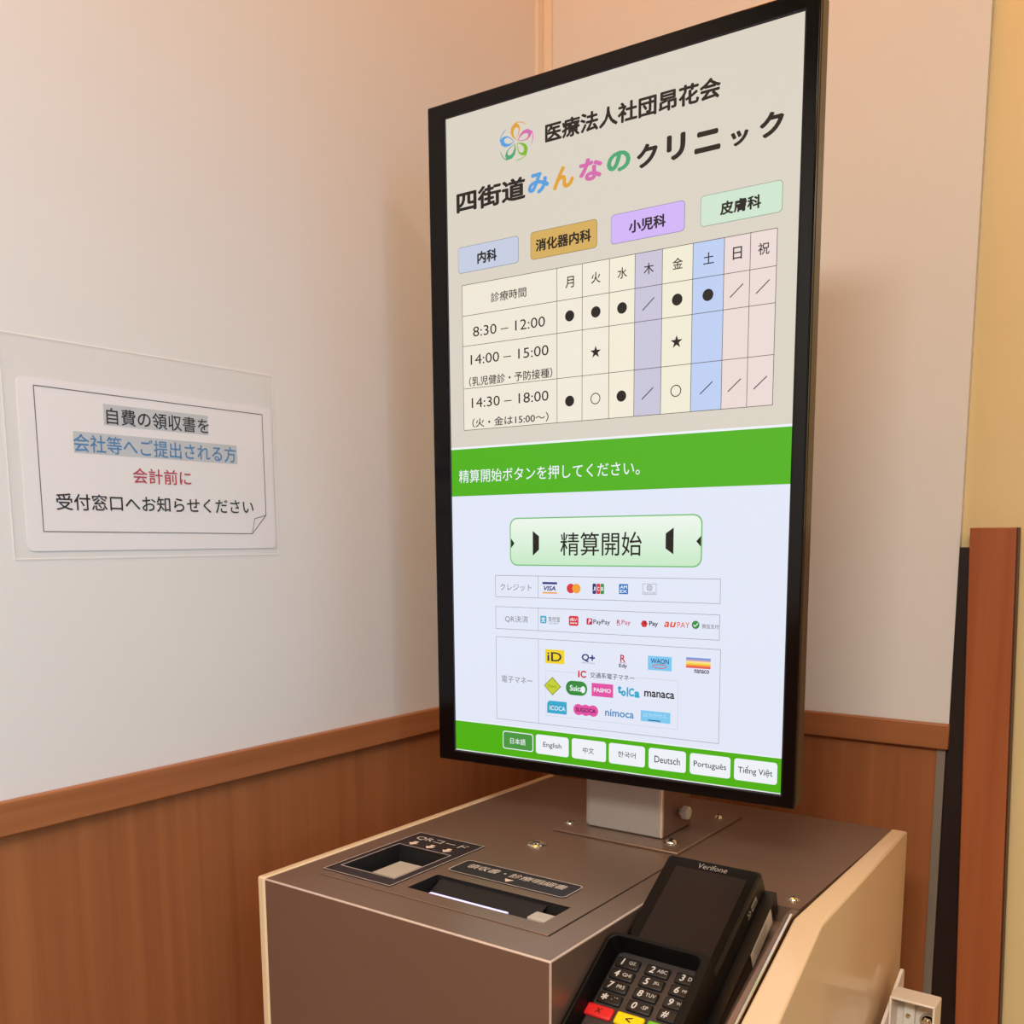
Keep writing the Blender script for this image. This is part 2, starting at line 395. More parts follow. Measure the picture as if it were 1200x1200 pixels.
# rounded corners; a pale highlight is painted along the block's front and right edges
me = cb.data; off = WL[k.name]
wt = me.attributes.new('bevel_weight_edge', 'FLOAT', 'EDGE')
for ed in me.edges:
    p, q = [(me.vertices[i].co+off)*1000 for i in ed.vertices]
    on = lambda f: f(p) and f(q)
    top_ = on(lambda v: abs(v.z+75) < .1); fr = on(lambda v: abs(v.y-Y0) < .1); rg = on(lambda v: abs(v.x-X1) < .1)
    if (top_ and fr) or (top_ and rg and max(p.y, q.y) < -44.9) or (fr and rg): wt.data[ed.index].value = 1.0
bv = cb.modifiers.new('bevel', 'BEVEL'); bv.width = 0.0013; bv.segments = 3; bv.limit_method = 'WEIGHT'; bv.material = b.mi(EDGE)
RF = Frame((0, 0, 0), (0, 1, 0), (0, 0, 1))
b = MB()
b.prism(RF, [(-45, FL), (-45, -88.5), (-130, -123.5), (Y0, -184), (Y0, FL)], X1+0.1, 366, STEEL)
b.build('terminal_recess', k)
b = MB()
b.prism(RF, [(-45.5, FL), (-45.5, -75.1), (-60, -75.2), (Y0, -147), (Y0, FL)], 366.1, 373, STEEL)
b.build('sloped_rim', k, bevel=0.0015, seg=3, weld=True)
def side_panel(xi0, xi1, xo0, xo1, prof, name='side_panel'):
    b = MB(); n = len(prof); vs = []
    for y, z in prof:
        f = (Y1-y)/(Y1-Y0)
        vs.append(G(xi0+(xi1-xi0)*f, y, z))
    for y, z in prof:
        f = (Y1-y)/(Y1-Y0)
        vs.append(G(xo0+(xo1-xo0)*f, y, z))
    b.raw(vs, [tuple(range(n)), tuple(range(2*n-1, n-1, -1))]+[(i, n+i, n+(i+1) % n, (i+1) % n) for i in range(n)], CREAM)
    o = b.build(name, k, bevel=0.002, seg=3, weld=True); o['label'] = 'cream lacquered side panel'
side_panel(372.5, 378, 388, 404, [(Y1, FL), (Y1, -74), (-66, -74.5), (Y0-1, -144), (Y0-1, FL)])
side_panel(-24.2, -24.2, -33, -33, [(Y1, FL), (Y1, -74), (Y0-1, -74), (Y0-1, FL)])
b = MB()        # bright lip along the slope's right edge
for (ya, za, yb, zb) in ((-60, -75, Y0, -147),):
    vs = [G(370.5, ya, za+1.5), G(373.2, ya, za+1.5), G(373.2+3.5, yb, zb+1.5), G(370.5+3.0, yb, zb+1.5)]
    vs2 = [v-Vector((0, 0, 0.004)) for v in vs]
    b.raw(vs+vs2, [(0, 1, 2, 3), (4, 7, 6, 5), (0, 4, 5, 1), (1, 5, 6, 2), (2, 6, 7, 3), (3, 7, 4, 0)], CHROME)
b.build('edge_lip', k, bevel=0.0006, weld=True)
b = MB()        # service lid, a thin plate on the block
b.plate(KT, 3, 242, -201, 14, 0.0, 0.9, [HW, HS], STEEL, DARK)
b.build('service_lid', k, bevel=0.0005, weld=True)
b = MB(); b.box(KT, 242, 243, -201, 14, 0.0, 0.3, DARK); b.build('lid_seam', k)
# scanner
b = MB()
b.plate(KT, 0, 78.8, -192, -62, 0.9, 1.7, [HW], LABELB)
for (u0, v0, u1, v1, w) in ((0, -192, 78.8, -62, 0.8), (6.8, -177.5, 70.2, -100.8, 0.8)): b.frame(KT, u0, v0, u1, v1, w, 1.8, LINE)
b.text(KT, 'QRコード', 8.5, -82, 68.5, -71, 1.85, INKL, 0.01)
for cx in (17.5, 38, 58):
    b.poly(KT, [(cx-2.4, -87), (cx+2.4, -87), (cx+2.4, -92), (cx+5.5, -92), (cx, -98), (cx-5.5, -92), (cx-2.4, -92)], 1.85, mat('label_arrow', (228, 200, 180), 0.5))
lb = b.build('scanner_label', k)
b = MB()
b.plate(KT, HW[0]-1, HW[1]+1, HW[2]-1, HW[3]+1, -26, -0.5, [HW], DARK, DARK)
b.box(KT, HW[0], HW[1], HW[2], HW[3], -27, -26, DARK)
b.box(KT, 19, 48, -155, -113, -26, -10, mat('scanner_glass', (196, 184, 168), 0.2))
b.build('scanner_window', k)
# receipt outlet
b = MB()
b.prism(KT, MB().rrect_pts(90.8, -133, 212, -101, 5), 0.9, 1.6, LABELB)
b.rring(KT, 90.8, -133, 212, -101, 5, 0.8, 1.75, LINE)
b.text(KT, '領収書・診療明細書', 100, -118.5, 202, -108, 1.8, INKL, 0.01)
b.poly(KT, [(146.5, -122.6), (156, -122.6), (151.2, -129)], 1.8, mat('label_arrow', (228, 200, 180), 0.5))
b.build('receipt_label', k)
b = MB()
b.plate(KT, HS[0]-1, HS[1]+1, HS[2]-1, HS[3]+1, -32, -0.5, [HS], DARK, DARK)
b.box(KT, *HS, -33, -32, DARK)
b.raw([KT(96, -146, -2), KT(205, -146, -2), KT(205, -176, -14), KT(96, -176, -14)], [(0, 3, 2, 1)], BLACK)
b.raw([KT(96, -146, -2), KT(96, -176, -14), KT(96, -176, -30), KT(96, -146, -30)], [(0, 1, 2, 3)], BLACK)
slot = b.build('receipt_slot', k)
m_led = bpy.data.materials.new('slot_led'); m_led.use_nodes = True
q = m_led.node_tree.nodes['Principled BSDF']; q.inputs['Emission Color'].default_value = (*lin((150, 148, 252)), 1); q.inputs['Emission Strength'].default_value = 0.95
b = MB(); b.box(KT, 102.3, 182, -173, -167, -11, -6, m_led); o = b.build('led_strip', slot); o['label'] = 'violet lit strip'
b = MB(); b.box(KT, 203, 224, -172, -158, -30, -3.0, mat('latch_plastic', (184, 176, 166), 0.45)); b.build('grey_latch', slot, bevel=0.001)
def screw(parent, x, y, z, r=5, name='screw', h=3.0):
    b = MB(); c = (x*.001, y*.001, z*.001)
    b.lathe(c, (0, 0, 1), [(0.01, 0), (r*1.35, 0), (r*1.35, 0.7), (r, 0.8), (r*0.9, h*0.6), (r*0.55, h), (0.01, h*1.02)], CHROME, 20)
    F = Frame(c, (1, .4, 0), (-.4, 1, 0))
    b.rect(F, -r*.5, -.5, r*.5, .5, h+0.1, DARK); b.rect(F, -.5, -r*.5, .5, r*.5, h+0.12, DARK)
    o = b.build(name, parent, smooth=True); return o
screw(k, 362, -28.5, -75, 4.0)
b = MB(); c = (0.1145, -0.0285, -0.0741)
b.lathe(c, (0, 0, 1), [(0.01, 0), (9.6, 0), (9.6, 1.2), (8.6, 2.2), (6.6, 2.4), (6.2, 1.4), (5.4, 1.4), (5.0, 2.8), (0.01, 2.9)], CHROME, 28)
b.box(Frame(c, (1, .3, 0), (-.3, 1, 0)), -3.4, 3.4, -0.7, 0.7, 2.5, 3.1, DARK)
b.build('key_lock', k, smooth=True)

# ------------------------------------------------------------------ white bracket at the kiosk's right
t = thing('mounting_bracket', 'white metal bracket with a hex nut fixed beside the kiosk at the right', 'bracket', (0.42, 0.14, -0.4))
b = MB()
WB = mat('bracket_paint', (226, 214, 202), 0.3)
b.box(G, 401.5, 441, 148, 150.5, -400, -206, WB)
b.box(G, 401.5, 441, 124, 150, -207.5, -205.2, WB)
b.box(G, 401.5, 403.5, 124, 150, -400, -206, WB)
b.box(G, 439, 441, 124, 150, -400, -206, WB)
b.build('channel', t, bevel=0.0012, weld=False)
b = MB(); b.box(G, 410, 420, 143, 148, -400, -213, WHITE); b.build('spine', t, bevel=0.001)
b = MB(); b.prism(RF, [(176, -199), (172, -197), (40, -262), (40, -400), (176, -400)], 398.5, 401.3, WB); b.build('gusset', t)
NF = Frame((0.431, 0.148, -0.231), (1, 0, 0), (0, 0, 1))
b = MB(); b.lathe((0.431, 0.148, -0.231), (0, -1, 0), [(0.01, 0), (7.5, 0), (7.5, 1), (5.5, 1.2)], mat('washer', (180, 168, 150), 0.4, .5), 24)
b.prism(NF, [(4.8*math.cos(math.radians(60*i)), 4.8*math.sin(math.radians(60*i))) for i in range(6)], 1, 5, CHROME)
b.lathe((0.431, 0.144, -0.231), (0, -1, 0), [(2.6, 0), (2.6, 3), (0.01, 3.2)], CHROME, 16)
b.build('hex_nut', t)
b = MB(); b.lathe((0.4145, 0.143, -0.228), (0, -1, 0), [(0.01, 0), (2.4, 0), (2.2, 1.4), (0.01, 1.8)], CHROME, 16); b.build('screw', t, smooth=True)

# ------------------------------------------------------------------ display on its stand
d = thing('touch_display', 'large black framed portrait touch display on a metal neck above the kiosk', 'display', (0.165, 0.05, -0.075))
BU0, BU1, BV0, BV1 = -20.8, 347.8, -11.0, 611.0
b = MB(); b.plate(SF, BU0, BU1, BV0, BV1, -4, 1.2, [(-0.6, 336.6, -0.6, 597.6)], BLACKG, mat('bezel_inner', (60, 52, 60), 0.2))
b.build('bezel', d, bevel=0.0012, weld=True)
b = MB(); b.box(SF, BU0+.3, BU1-.3, BV0+.3, BV1-.3, -22, -3.9, GUN)
b.box(SF, 30, 300, 90, 500, -42, -22, BLACK)
b.build('housing', d, bevel=0.0025, weld=False)
HEAD = lcd('lcd_cream', (217, 209, 195)); LOWER = lcd('lcd_white', (226, 231, 247), 1.0); GREEN = lcd('lcd_green', (78, 176, 14)); WH = lcd('lcd_pure_white', (238, 242, 248))
INK = lcd('lcd_black', (24, 18, 16)); GREYL = lcd('lcd_grey_line', (150, 148, 156)); GREYT = lcd('lcd_grey_text', (120, 118, 124))
b = MB()
b.rect(SF, 0, 299, 336, 597, 0, HEAD); b.rect(SF, 0, 297, 336, 299, 0, WH)
b.rect(SF, 0, 252.5, 336, 297, 0, GREEN); b.rect(SF, 0, 31.5, 336, 252.5, 0, LOWER); b.rect(SF, 0, 0, 336, 31.5, 0, GREEN)
b.rect(SF, 0, 30.2, 336, 31.5, 0.1, WH); b.rect(SF, 0, 0, 336, 0.9, 0.1, WH)
scr = b.build('screen', d)
# clinic name
b = MB(); h1 = 0.2
b.text(SF, '医療法人社団昂花会', 108.6, 553, 270.8, 569, h1, INK, 0.032)
b.text(SF, '四街道', 11, 511.5, 87.8, 531, h1, INK, 0.032)
BLU = lcd('lcd_blue', (84, 156, 218)); ORG = lcd('lcd_orange', (222, 158, 48)); PNK = lcd('lcd_pink', (210, 104, 170)); TEAL = lcd('lcd_teal', (70, 164, 112)); LGR = lcd('lcd_leaf', (122, 182, 44))
for ch, q, c_ in (('み', (90.4, 513, 112.6, 530.9), BLU), ('ん', (116.4, 512.5, 137.9, 531), ORG), ('な', (142.8, 513.6, 165.7, 532.2), PNK), ('の', (169.9, 515.5, 192.3, 532), TEAL),
                 ('ク', (198, 513.8, 217.1, 532.1), INK), ('リ', (225, 514.2, 241.6, 534.1), INK), ('ニ', (249.3, 514.7, 271.5, 530.9), INK), ('ッ', (279.9, 513.7, 294.4, 524.9), INK), ('ク', (303.2, 514.5, 322.4, 532.7), INK)):
    b.text(SF, ch, *q, h1, c_, 0.042)
b.build('clinic_name', scr)
# flower emblem: five looped petals in a ring
b = MB(); cx, cy = 78, 561
for i, c_ in enumerate((ORG, PNK, LGR, TEAL, BLU)):
    a = math.radians(90-72*i); r_, t_ = (math.cos(a), math.sin(a)), (-math.sin(a), math.cos(a))
    def P(r, s): return (cx+r_[0]*r*1.12+t_[0]*s*1.12, cy+r_[1]*r*1.0+t_[1]*s*1.0)
    out = [P(1.5, 0), P(5, 3.6), P(9, 5.2), P(13, 4.4), P(16.4, 0.3), P(13.5, -3.0), P(10, -3.9), P(6, -2.8)]
    inn = [P(2.2, 0.1), P(5.2, 1.9), P(8.6, 2.4), P(11.2, 1.4), P(12.2, -0.5), P(11.2, -2.0), P(9.2, -2.8), P(6, -2.0)]
    b.ring(SF, out, inn, h1, c_)
    A0 = [P(16.4, 0.3), P(16.2, -3.5), P(14.6, -7.2), P(12.4, -9.6)]; A1 = [P(15.7, 0.2), P(15.5, -3.4), P(14.0, -6.9), P(12.2, -9.3)]
    for j in range(3): b.poly(SF, [A0[j], A0[j+1], A1[j+1], A1[j]], h1, c_)
b.build('clinic_emblem', scr)
# departments
for q, tq, s_, c_, lab in (((11.9, 458.3, 80.1, 481.6), (34.2, 463.8, 56.2, 474.8), '内科', (196, 204, 224), 'grey blue department button'),
                      ((92.9, 458.3, 160.8, 481.9), (98.4, 464.4, 155, 475), '消化器内科', (212, 172, 92), 'ochre department button'),
                      ((174.2, 458.3, 242, 482.1), (191.2, 464.4, 225.1, 474.7), '小児科', (208, 180, 246), 'lilac department button'),
                      ((255.6, 458.5, 323, 482.1), (272.4, 464.4, 306.1, 474.7), '皮膚科', (206, 228, 206), 'pale green department button')):
    b = MB(); b.rrect(SF, *q, 3.2, 0.2, lcd('lcd_btn_line_%d' % c_[0], tuple(int(v*0.62) for v in c_)))
    b.rrect(SF, q[0]+.4, q[1]+.4, q[2]-.4, q[3]-.4, 2.9, 0.3, lcd('lcd_btn_%d' % c_[0], c_))
    b.text(SF, s_, *tq, 0.4, INK, 0.034)
    o = b.build('department_button', scr); o['label'] = lab
# timetable
b = MB(); CX = [16, 120.5, 146.3, 173, 197.4, 222.6, 249.8, 276.6, 298.3, 319.7]; RY = [447.3, 419.5, 392, 353, 314.5]
SH = {0: (238, 230, 214), 1: (240, 232, 216), 2: (240, 232, 216), 3: (242, 234, 214), 4: (200, 196, 216), 5: (240, 234, 212), 6: (188, 206, 242), 7: (234, 216, 212), 8: (234, 216, 212)}
for i in range(9): b.rect(SF, CX[i], RY[4], CX[i+1], RY[0], 0.15, lcd('lcd_col_%d' % i, SH[i]))
LN = lcd('lcd_table_line', (84, 74, 66))
for x in CX: b.rect(SF, x-.25, RY[4], x+.25, RY[0], 0.25, LN)
for y in RY: b.rect(SF, CX[0], y-.25, CX[-1], y+.25, 0.25, LN)
b.text(SF, '診療時間', 49.1, 427.8, 88.1, 436.4, 0.35, INK, 0.006)
b.text(SF, '8:30 – 12:00', 28.2, 399.6, 108, 408.6, 0.35, INK, 0.0)
b.text(SF, '14:00 – 15:00', 25, 374.4, 111.6, 383.4, 0.35, INK, 0.0)
b.text(SF, '（乳児健診・予防接種）', 22.9, 354.6, 115.6, 363.3, 0.35, INK, 0.008)
b.text(SF, '14:30 – 18:00', 25.6, 334.7, 111.4, 343.8, 0.35, INK, 0.0)
b.text(SF, '（火・金は15:00～）', 26, 316.4, 111.4, 324.8, 0.35, INK, 0.008)
for i, ch in enumerate('月火水木金土日祝'):
    m_ = (CX[i+1]+CX[i+2])/2+0.2
    b.text(SF, ch, m_-4.6, 429, m_+4.6, 438.6, 0.35, INK, 0.008, fit=False)
    a, bb, c_ = '●●●/●●//'[i], ' ★  ★   '[i], '●○●/○///'[i]
    for y, s_ in ((405.4, a), (371.8, bb), (332.5, c_)):
        if s_ == '●': b.disc(SF, m_, y, 4.7, 0.35, INK)
        if s_ == '○': b.annulus(SF, m_, y, 4.9, 0.8, 0.35, INK)
        if s_ == '/': b.seg(SF, (m_-5.4, y-4.6), (m_+5.4, y+4.6), 0.8, 0.35, INK)
        if s_ == '★':
            P = []
            for j in range(10):
                r = 5.6 if j % 2 == 0 else 2.2; th = math.radians(90+36*j); P.append((m_+r*math.cos(th), y+r*math.sin(th)))
            b.poly(SF, P, 0.35, INK)
b.build('timetable', scr)
b = MB(); b.text(SF, '精算開始ボタンを押してください。', 9.1, 265, 203.7, 277.4, 0.2, WH, 0.004); b.build('prompt_lettering', scr)
# start button
b = MB(); b.rrect(SF, 68, 186, 262.6, 230.7, 8, 0.2, lcd('lcd_start_edge', (112, 186, 112)))
b.rrect(SF, 69.1, 187.1, 261.5, 229.6, 7.2, 0.3, lcd('lcd_start_fill', (196, 232, 196), 1.0, (238, 246, 236)))
b.text(SF, '精算開始', 123.9, 195.6, 206.5, 216.6, 0.4, INK, 0.004)
b.poly(SF, [(69.3, 202.4), (69.3, 211.6), (73.3, 207)], 0.4, INK); b.poly(SF, [(261.5, 203.4), (261.5, 212.6), (257.3, 208)], 0.4, INK)
b.poly(SF, [(93.8, 195.4), (100.7, 201), (100.7, 213.4), (93.8, 218.3)], 0.4, INK); b.poly(SF, [(236.5, 197), (236.5, 219.7), (229.1, 214.8), (229.1, 202)], 0.4, INK)
b.build('start_button', scr)
# payment tables and marks
b = MB()
for q in ((50.6, 155.9, 279.8, 176.8), (50.6, 125.2, 279.8, 146.9), (50.6, 36.6, 281.2, 117.8)):
    b.frame(SF, *q, 0.45, 0.2, GREYL); b.rect(SF, 99.2, q[1], 99.6, q[3], 0.2, GREYL)
b.frame(SF, 107.4, 45, 243, 88.3, 0.3, 0.2, lcd('lcd_faint_line', (196, 196, 206)))
b.rect(SF, 141, 87, 202, 89, 0.22, LOWER)
b.text(SF, 'クレジット', 56.3, 162.3, 92.1, 168.8, 0.25, GREYT); b.text(SF, 'QR決済', 61.7, 131.8, 88, 138.7, 0.25, GREYT); b.text(SF, '電子マネー', 57.1, 73.5, 92.7, 80, 0.25, GREYT)
b.build('payment_table', scr)
b = MB(); H1, H2 = 0.25, 0.35
NAVY = lcd('lcd_navy', (36, 50, 122)); RED = lcd('lcd_red', (216, 50, 56)); CRIM = lcd('lcd_crimson', (196, 40, 72)); LB = lcd('lcd_lightblue', (126, 200, 240)); MB_ = lcd('lcd_midblue', (34, 112, 190)); CY = lcd('lcd_cyan', (52, 168, 204)); YEL = lcd('lcd_yellow', (240, 212, 40)); OR2 = lcd('lcd_amber', (240, 160, 50)); MAG = lcd('lcd_magenta', (226, 82, 164)); DGR = lcd('lcd_deepgreen', (52, 140, 62)); DK = lcd('lcd_dark', (52, 46, 54)); LILAC = lcd('lcd_lilac', (140, 120, 200))
def mark():
    global pending
    if pending: pending.build('payment_mark', scr)
    pending = MB(); return pending
pending = None
b = mark()
b.rect(SF, 104.2, 169.2, 120.2, 171.2, H1, NAVY); b.rect(SF, 104.2, 160.6, 120.2, 161.9, H1, OR2); b.text(SF, 'VISA', 105.6, 163.3, 118.6, 167.6, H1, NAVY, 0.03, 0.2)
b = mark()
b.disc(SF, 134.9, 165.8, 4.4, H1, RED); b.disc(SF, 140.8, 165.8, 4.4, H2, OR2)
b = mark()
for i, (c_, ch) in enumerate(((NAVY, 'J'), (RED, 'C'), (DGR, 'B'))):
    x = 157.6+i*4.05; b.rrect(SF, x, 161.4, x+3.7, 170.7, 1.0, H1, c_); b.text(SF, ch, x+.7, 164.4, x+3, 167.8, H2, WH, 0.02)
b = mark()
b.rect(SF, 184.5, 161.9, 193.5, 170.8, H1, MB_); b.text(SF, 'AM', 185.6, 166.8, 192.6, 169.6, H2, WH, 0.02); b.text(SF, 'EX', 185.6, 163, 192.6, 165.8, H2, WH, 0.02)
b = mark()
b.frame(SF, 207.6, 162.1, 221, 171.6, 0.4, H1, GREYL); b.annulus(SF, 214.3, 168, 2.6, 0.5, H1, GREYT); b.rect(SF, 213.2, 166.4, 213.7, 169.6, H1, GREYT); b.rect(SF, 214.9, 166.4, 215.4, 169.6, H1, GREYT); b.text(SF, 'Diners Club', 208.6, 163, 220, 164.6, H1, GREYT)
b = mark()
b.rrect(SF, 101.7, 132.6, 108.5, 139.6, 1.2, H1, CY); b.text(SF, '支', 102.8, 133.6, 107.4, 138.6, H2, WH, 0.02); b.text(SF, '支付宝', 110.4, 134.4, 123.2, 139.4, H1, GREYT, 0.01); b.text(SF, 'ALIPAY', 111.4, 132.4, 122, 133.7, H1, GREYT)
b = mark()
b.rrect(SF, 132.8, 131.6, 143, 140.7, 1.6, H1, RED); b.text(SF, 'd払い', 134, 136, 141.8, 139.2, H2, WH, 0.02); b.rect(SF, 134.4, 133.6, 136.4, 134.6, H2, WH); b.rect(SF, 137, 133.6, 138.9, 134.6, H2, WH); b.rect(SF, 139.6, 133.6, 141.4, 134.6, H2, WH)
b = mark()
b.rrect(SF, 151.5, 133.4, 157.5, 139.2, 0.8, H1, CRIM); b.text(SF, 'P', 153.2, 134.4, 156.4, 138.4, H2, WH, 0.03, 0.2); b.text(SF, 'PayPay', 158.6, 133.1, 175.7, 138.4, H1, DK, 0.01)
b = mark()
b.text(SF, 'R', 182.6, 135, 186, 139, H1, CRIM, 0.02); b.rect(SF, 182.6, 133.9, 186.4, 134.4, H1, CRIM); b.text(SF, 'Pay', 187.4, 133.7, 196.2, 139, H1, CRIM, 0.004)
b = mark()
b.disc(SF, 209.6, 136.4, 3.3, H1, RED, n=6); b.disc(SF, 210.6, 137.4, 1.6, H2, lcd('lcd_rose', (160, 24, 40)), n=5); b.text(SF, 'Pay', 214.4, 133.7, 222.9, 139.1, H1, INK, 0.02)
b = mark()
b.text(SF, 'au', 228.7, 134.4, 240, 139.2, H1, lcd('lcd_vermilion', (226, 76, 40)), 0.02, 0.25); b.text(SF, 'PAY', 241.1, 134.4, 252.5, 139.3, H1, lcd('lcd_vermilion', (226, 76, 40)))
b = mark()
b.disc(SF, 258, 137.5, 3.5, H1, DGR); b.seg(SF, (256, 137.6), (257.6, 136), 0.8, H2, WH); b.seg(SF, (257.5, 136), (260.2, 139), 0.8, H2, WH); b.text(SF, '微信支付', 263.7, 134.6, 279, 138.6, H1, GREYT, 0.006)
b = mark()
b.rect(SF, 107, 95.2, 127.8, 108.4, H1, YEL); b.text(SF, 'iD', 109.4, 97.4, 125, 106, H2, DK, 0.01)
b = mark()
b.text(SF, 'Q', 146.5, 99, 154.4, 106.4, H1, NAVY, 0.03); b.text(SF, '+', 154.8, 100.4, 160.5, 105.8, H1, NAVY, 0.03); b.text(SF, 'QUICPay', 146.8, 97.4, 160.4, 98.6, H1, NAVY)
b = mark()
b.text(SF, 'R', 186.3, 101.2, 191.4, 107.8, H1, CRIM, 0.02); b.rect(SF, 185.8, 100.3, 192.2, 100.7, H1, CRIM); b.text(SF, 'Edy', 185.1, 95.3, 193.2, 99.7, H1, INK, 0.02)
b = mark()
b.rect(SF, 213.6, 96, 236.5, 108.5, H1, LB); b.text(SF, 'WAON', 216.6, 102, 233.8, 106.4, H2, NAVY, 0.01); b.annulus(SF, 225, 99.6, 7.2, 0.7, H2, RED, rv=1.9)
b = mark()
for i, c_ in enumerate(((112, 150, 214), (196, 164, 190), (250, 226, 150), (244, 214, 70), (244, 150, 60), (230, 84, 90))): b.rect(SF, 249.9, 109.3-1.5*(i+1), 272.3, 109.3-1.5*i, H1, lcd('lcd_stripe_%d' % i, c_))
b.text(SF, 'nanaco', 257.6, 96.1, 271.2, 99.4, H1, DK, 0.02)
b = mark()
b.text(SF, 'i', 142.6, 84.2, 144.6, 90.6, H2, RED, 0.04); b.annulus(SF, 148.8, 87.4, 3.4, 1.4, H2, CRIM); b.rect(SF, 150.4, 86, 152.8, 88.8, 0.45, LOWER); b.text(SF, '交通系電子マネー', 155.5, 84.8, 200.7, 90, H2, DK, 0.004)
b = mark()
b.disc(SF, 114.9, 73.8, 9.4, H1, lcd('lcd_olive', (132, 132, 30)), rv=8.8, n=4); b.disc(SF, 114.9, 73.8, 8.4, H2, lcd('lcd_lime', (196, 208, 52)), rv=7.8, n=4); b.text(SF, 'Kitaca', 110.4, 72.4, 119.4, 75.4, 0.45, lcd('lcd_olive', (132, 132, 30)))
b = mark()
b.rrect(SF, 129.6, 67.1, 152.4, 80.5, 6.4, H1, DGR); b.text(SF, 'Suica', 134, 71, 147.6, 76.4, H2, WH, 0.02); b.disc(SF, 148, 73, 2.4, H2, WH, rv=3.2)
for j in range(16):
    a = math.radians(60+j*15); b.disc(SF, 139+8.6*math.cos(a), 73.8+5.6*math.sin(a), 0.4, H2, INK, n=8)
b = mark()
b.rect(SF, 157.1, 67.9, 179.3, 80.1, H1, MAG); b.text(SF, 'PASMO', 159.4, 72, 177, 75.8, H2, WH, 0.02)
b = mark()
b.text(SF, 't', 183.8, 72.6, 188, 79.6, H1, CY, 0.06); b.text(SF, 'o', 187.4, 70.4, 192.2, 75.6, H1, CY, 0.06); b.text(SF, 'I', 193, 70.2, 194.6, 79, H1, CY, 0.06); b.text(SF, 'C', 195, 70.6, 200.4, 78.4, H1, CY, 0.05); b.text(SF, 'a', 200.6, 70, 206.1, 75.8, H1, CY, 0.06)
b = mark()
b.text(SF, 'manaca', 210.4, 71.8, 239.5, 77, H1, INK, 0.02)
b = mark()
b.poly(SF, [(109, 47.9), (130.5, 47.9), (130.5, 59.8), (111.4, 59.8), (109, 57.4)], H1, CY); b.text(SF, 'ICOCA', 112, 51, 129, 55.2, H2, WH, 0.01)
b = mark()
for cx_ in (143, 150.8, 158.8): b.disc(SF, cx_, 54, 5.3, H1+0.01*(cx_-143), MAG)
b.rect(SF, 143, 49.6, 158.8, 58.4, 0.5, MAG); b.text(SF, 'SUGOCA', 140.4, 52, 161.6, 56, 0.6, lcd('lcd_plum', (92, 20, 70)), 0.02)
b = mark()
b.text(SF, 'nimoca', 171.2, 50.8, 200.4, 57.4, H1, lcd('lcd_steelblue', (70, 140, 196)), 0.02)
b = mark()
b.rect(SF, 207.1, 49.5, 235.9, 59.3, H1, LB); b.text(SF, 'はやかけん', 210, 53.6, 233, 57.4, H2, lcd('lcd_paleblue', (190, 228, 250))); b.rect(SF, 214.5, 50.6, 226.5, 51.4, H2, NAVY)
mark()
for q, tq, s_ in (((57.7, 7.8, 93.1, 25.5), (66.5, 13.4, 84.4, 19.4), '日本語'), ((96.1, 7.2, 132.6, 26), (104.5, 13.2, 124.7, 19.4), 'English'), ((136, 7.4, 172.3, 26.3), (148.1, 13.5, 159.7, 19.2), '中文'),
                  ((175.3, 7.3, 211.8, 26.3), (184.7, 14.2, 202.5, 19.6), '한국어'), ((215.4, 7.2, 251.3, 26.2), (221.2, 13.5, 245.7, 19.7), 'Deutsch'), ((255, 7.4, 292.1, 26), (258.7, 13, 288.4, 19.6), 'Português'), ((295.4, 7.4, 332.8, 26.1), (299, 12.6, 328.9, 20.9), 'Tiếng Việt')):
    b = MB(); sel = s_ == '日本語'
    b.rrect(SF, *q, 2.6, 0.2, WH)
    if sel: b.rrect(SF, q[0]+.9, q[1]+.9, q[2]-.9, q[3]-.9, 2.0, 0.3, lcd('lcd_selected', (72, 150, 64)))
    b.text(SF, s_, *tq, 0.4, WH if sel else INK, 0.004)
    o = b.build('language_button', scr)
    if sel: o['label'] = 'selected green language button with white outline'
# neck, base plate
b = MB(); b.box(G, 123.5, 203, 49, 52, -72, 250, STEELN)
b.box(G, 203.2, 206.2, 52, 110, -72, 250, STEEL); b.box(G, 119.5, 126.5, 52, 110, -72, 250, STEELN); b.box(G, 202, 206, 48.8, 52, -72, 250, EDGE)  # pale corner strip is painted highlight; darker right side paints in its dim reflection
b.build('neck', d, bevel=0.0012)
b = MB(); b.box(G, 99.8, 236, 21, 168, -74.9, -72.6, STEEL); b.build('base_plate', d, bevel=0.0008)
b = MB(); b.box(G, 124, 203, 108, 114, -72, 300, STEELN); b.build('neck_back', d)
b = MB(); b.box(SF, 130, 205, 120, 330, -62, -42, BLACK); b.build('mount_plate', d)
screw(d, 219, 148.5, -72.6, 4.2); screw(d, 104.5, 46.5, -72.6, 4.6); screw(d, 218, 44.5, -72.6, 5.6, h=4)
b = MB(); b.lathe((0.207, 0.084, -0.053), (1, 0, 0), [(0.01, 0), (3, 0), (3, 3.5), (6.2, 3.6), (6.6, 5), (6.2, 9.5), (0.01, 10)], WHITE, 24)
o = b.build('thumb_knob', d, smooth=True); o['label'] = 'white plastic knob'

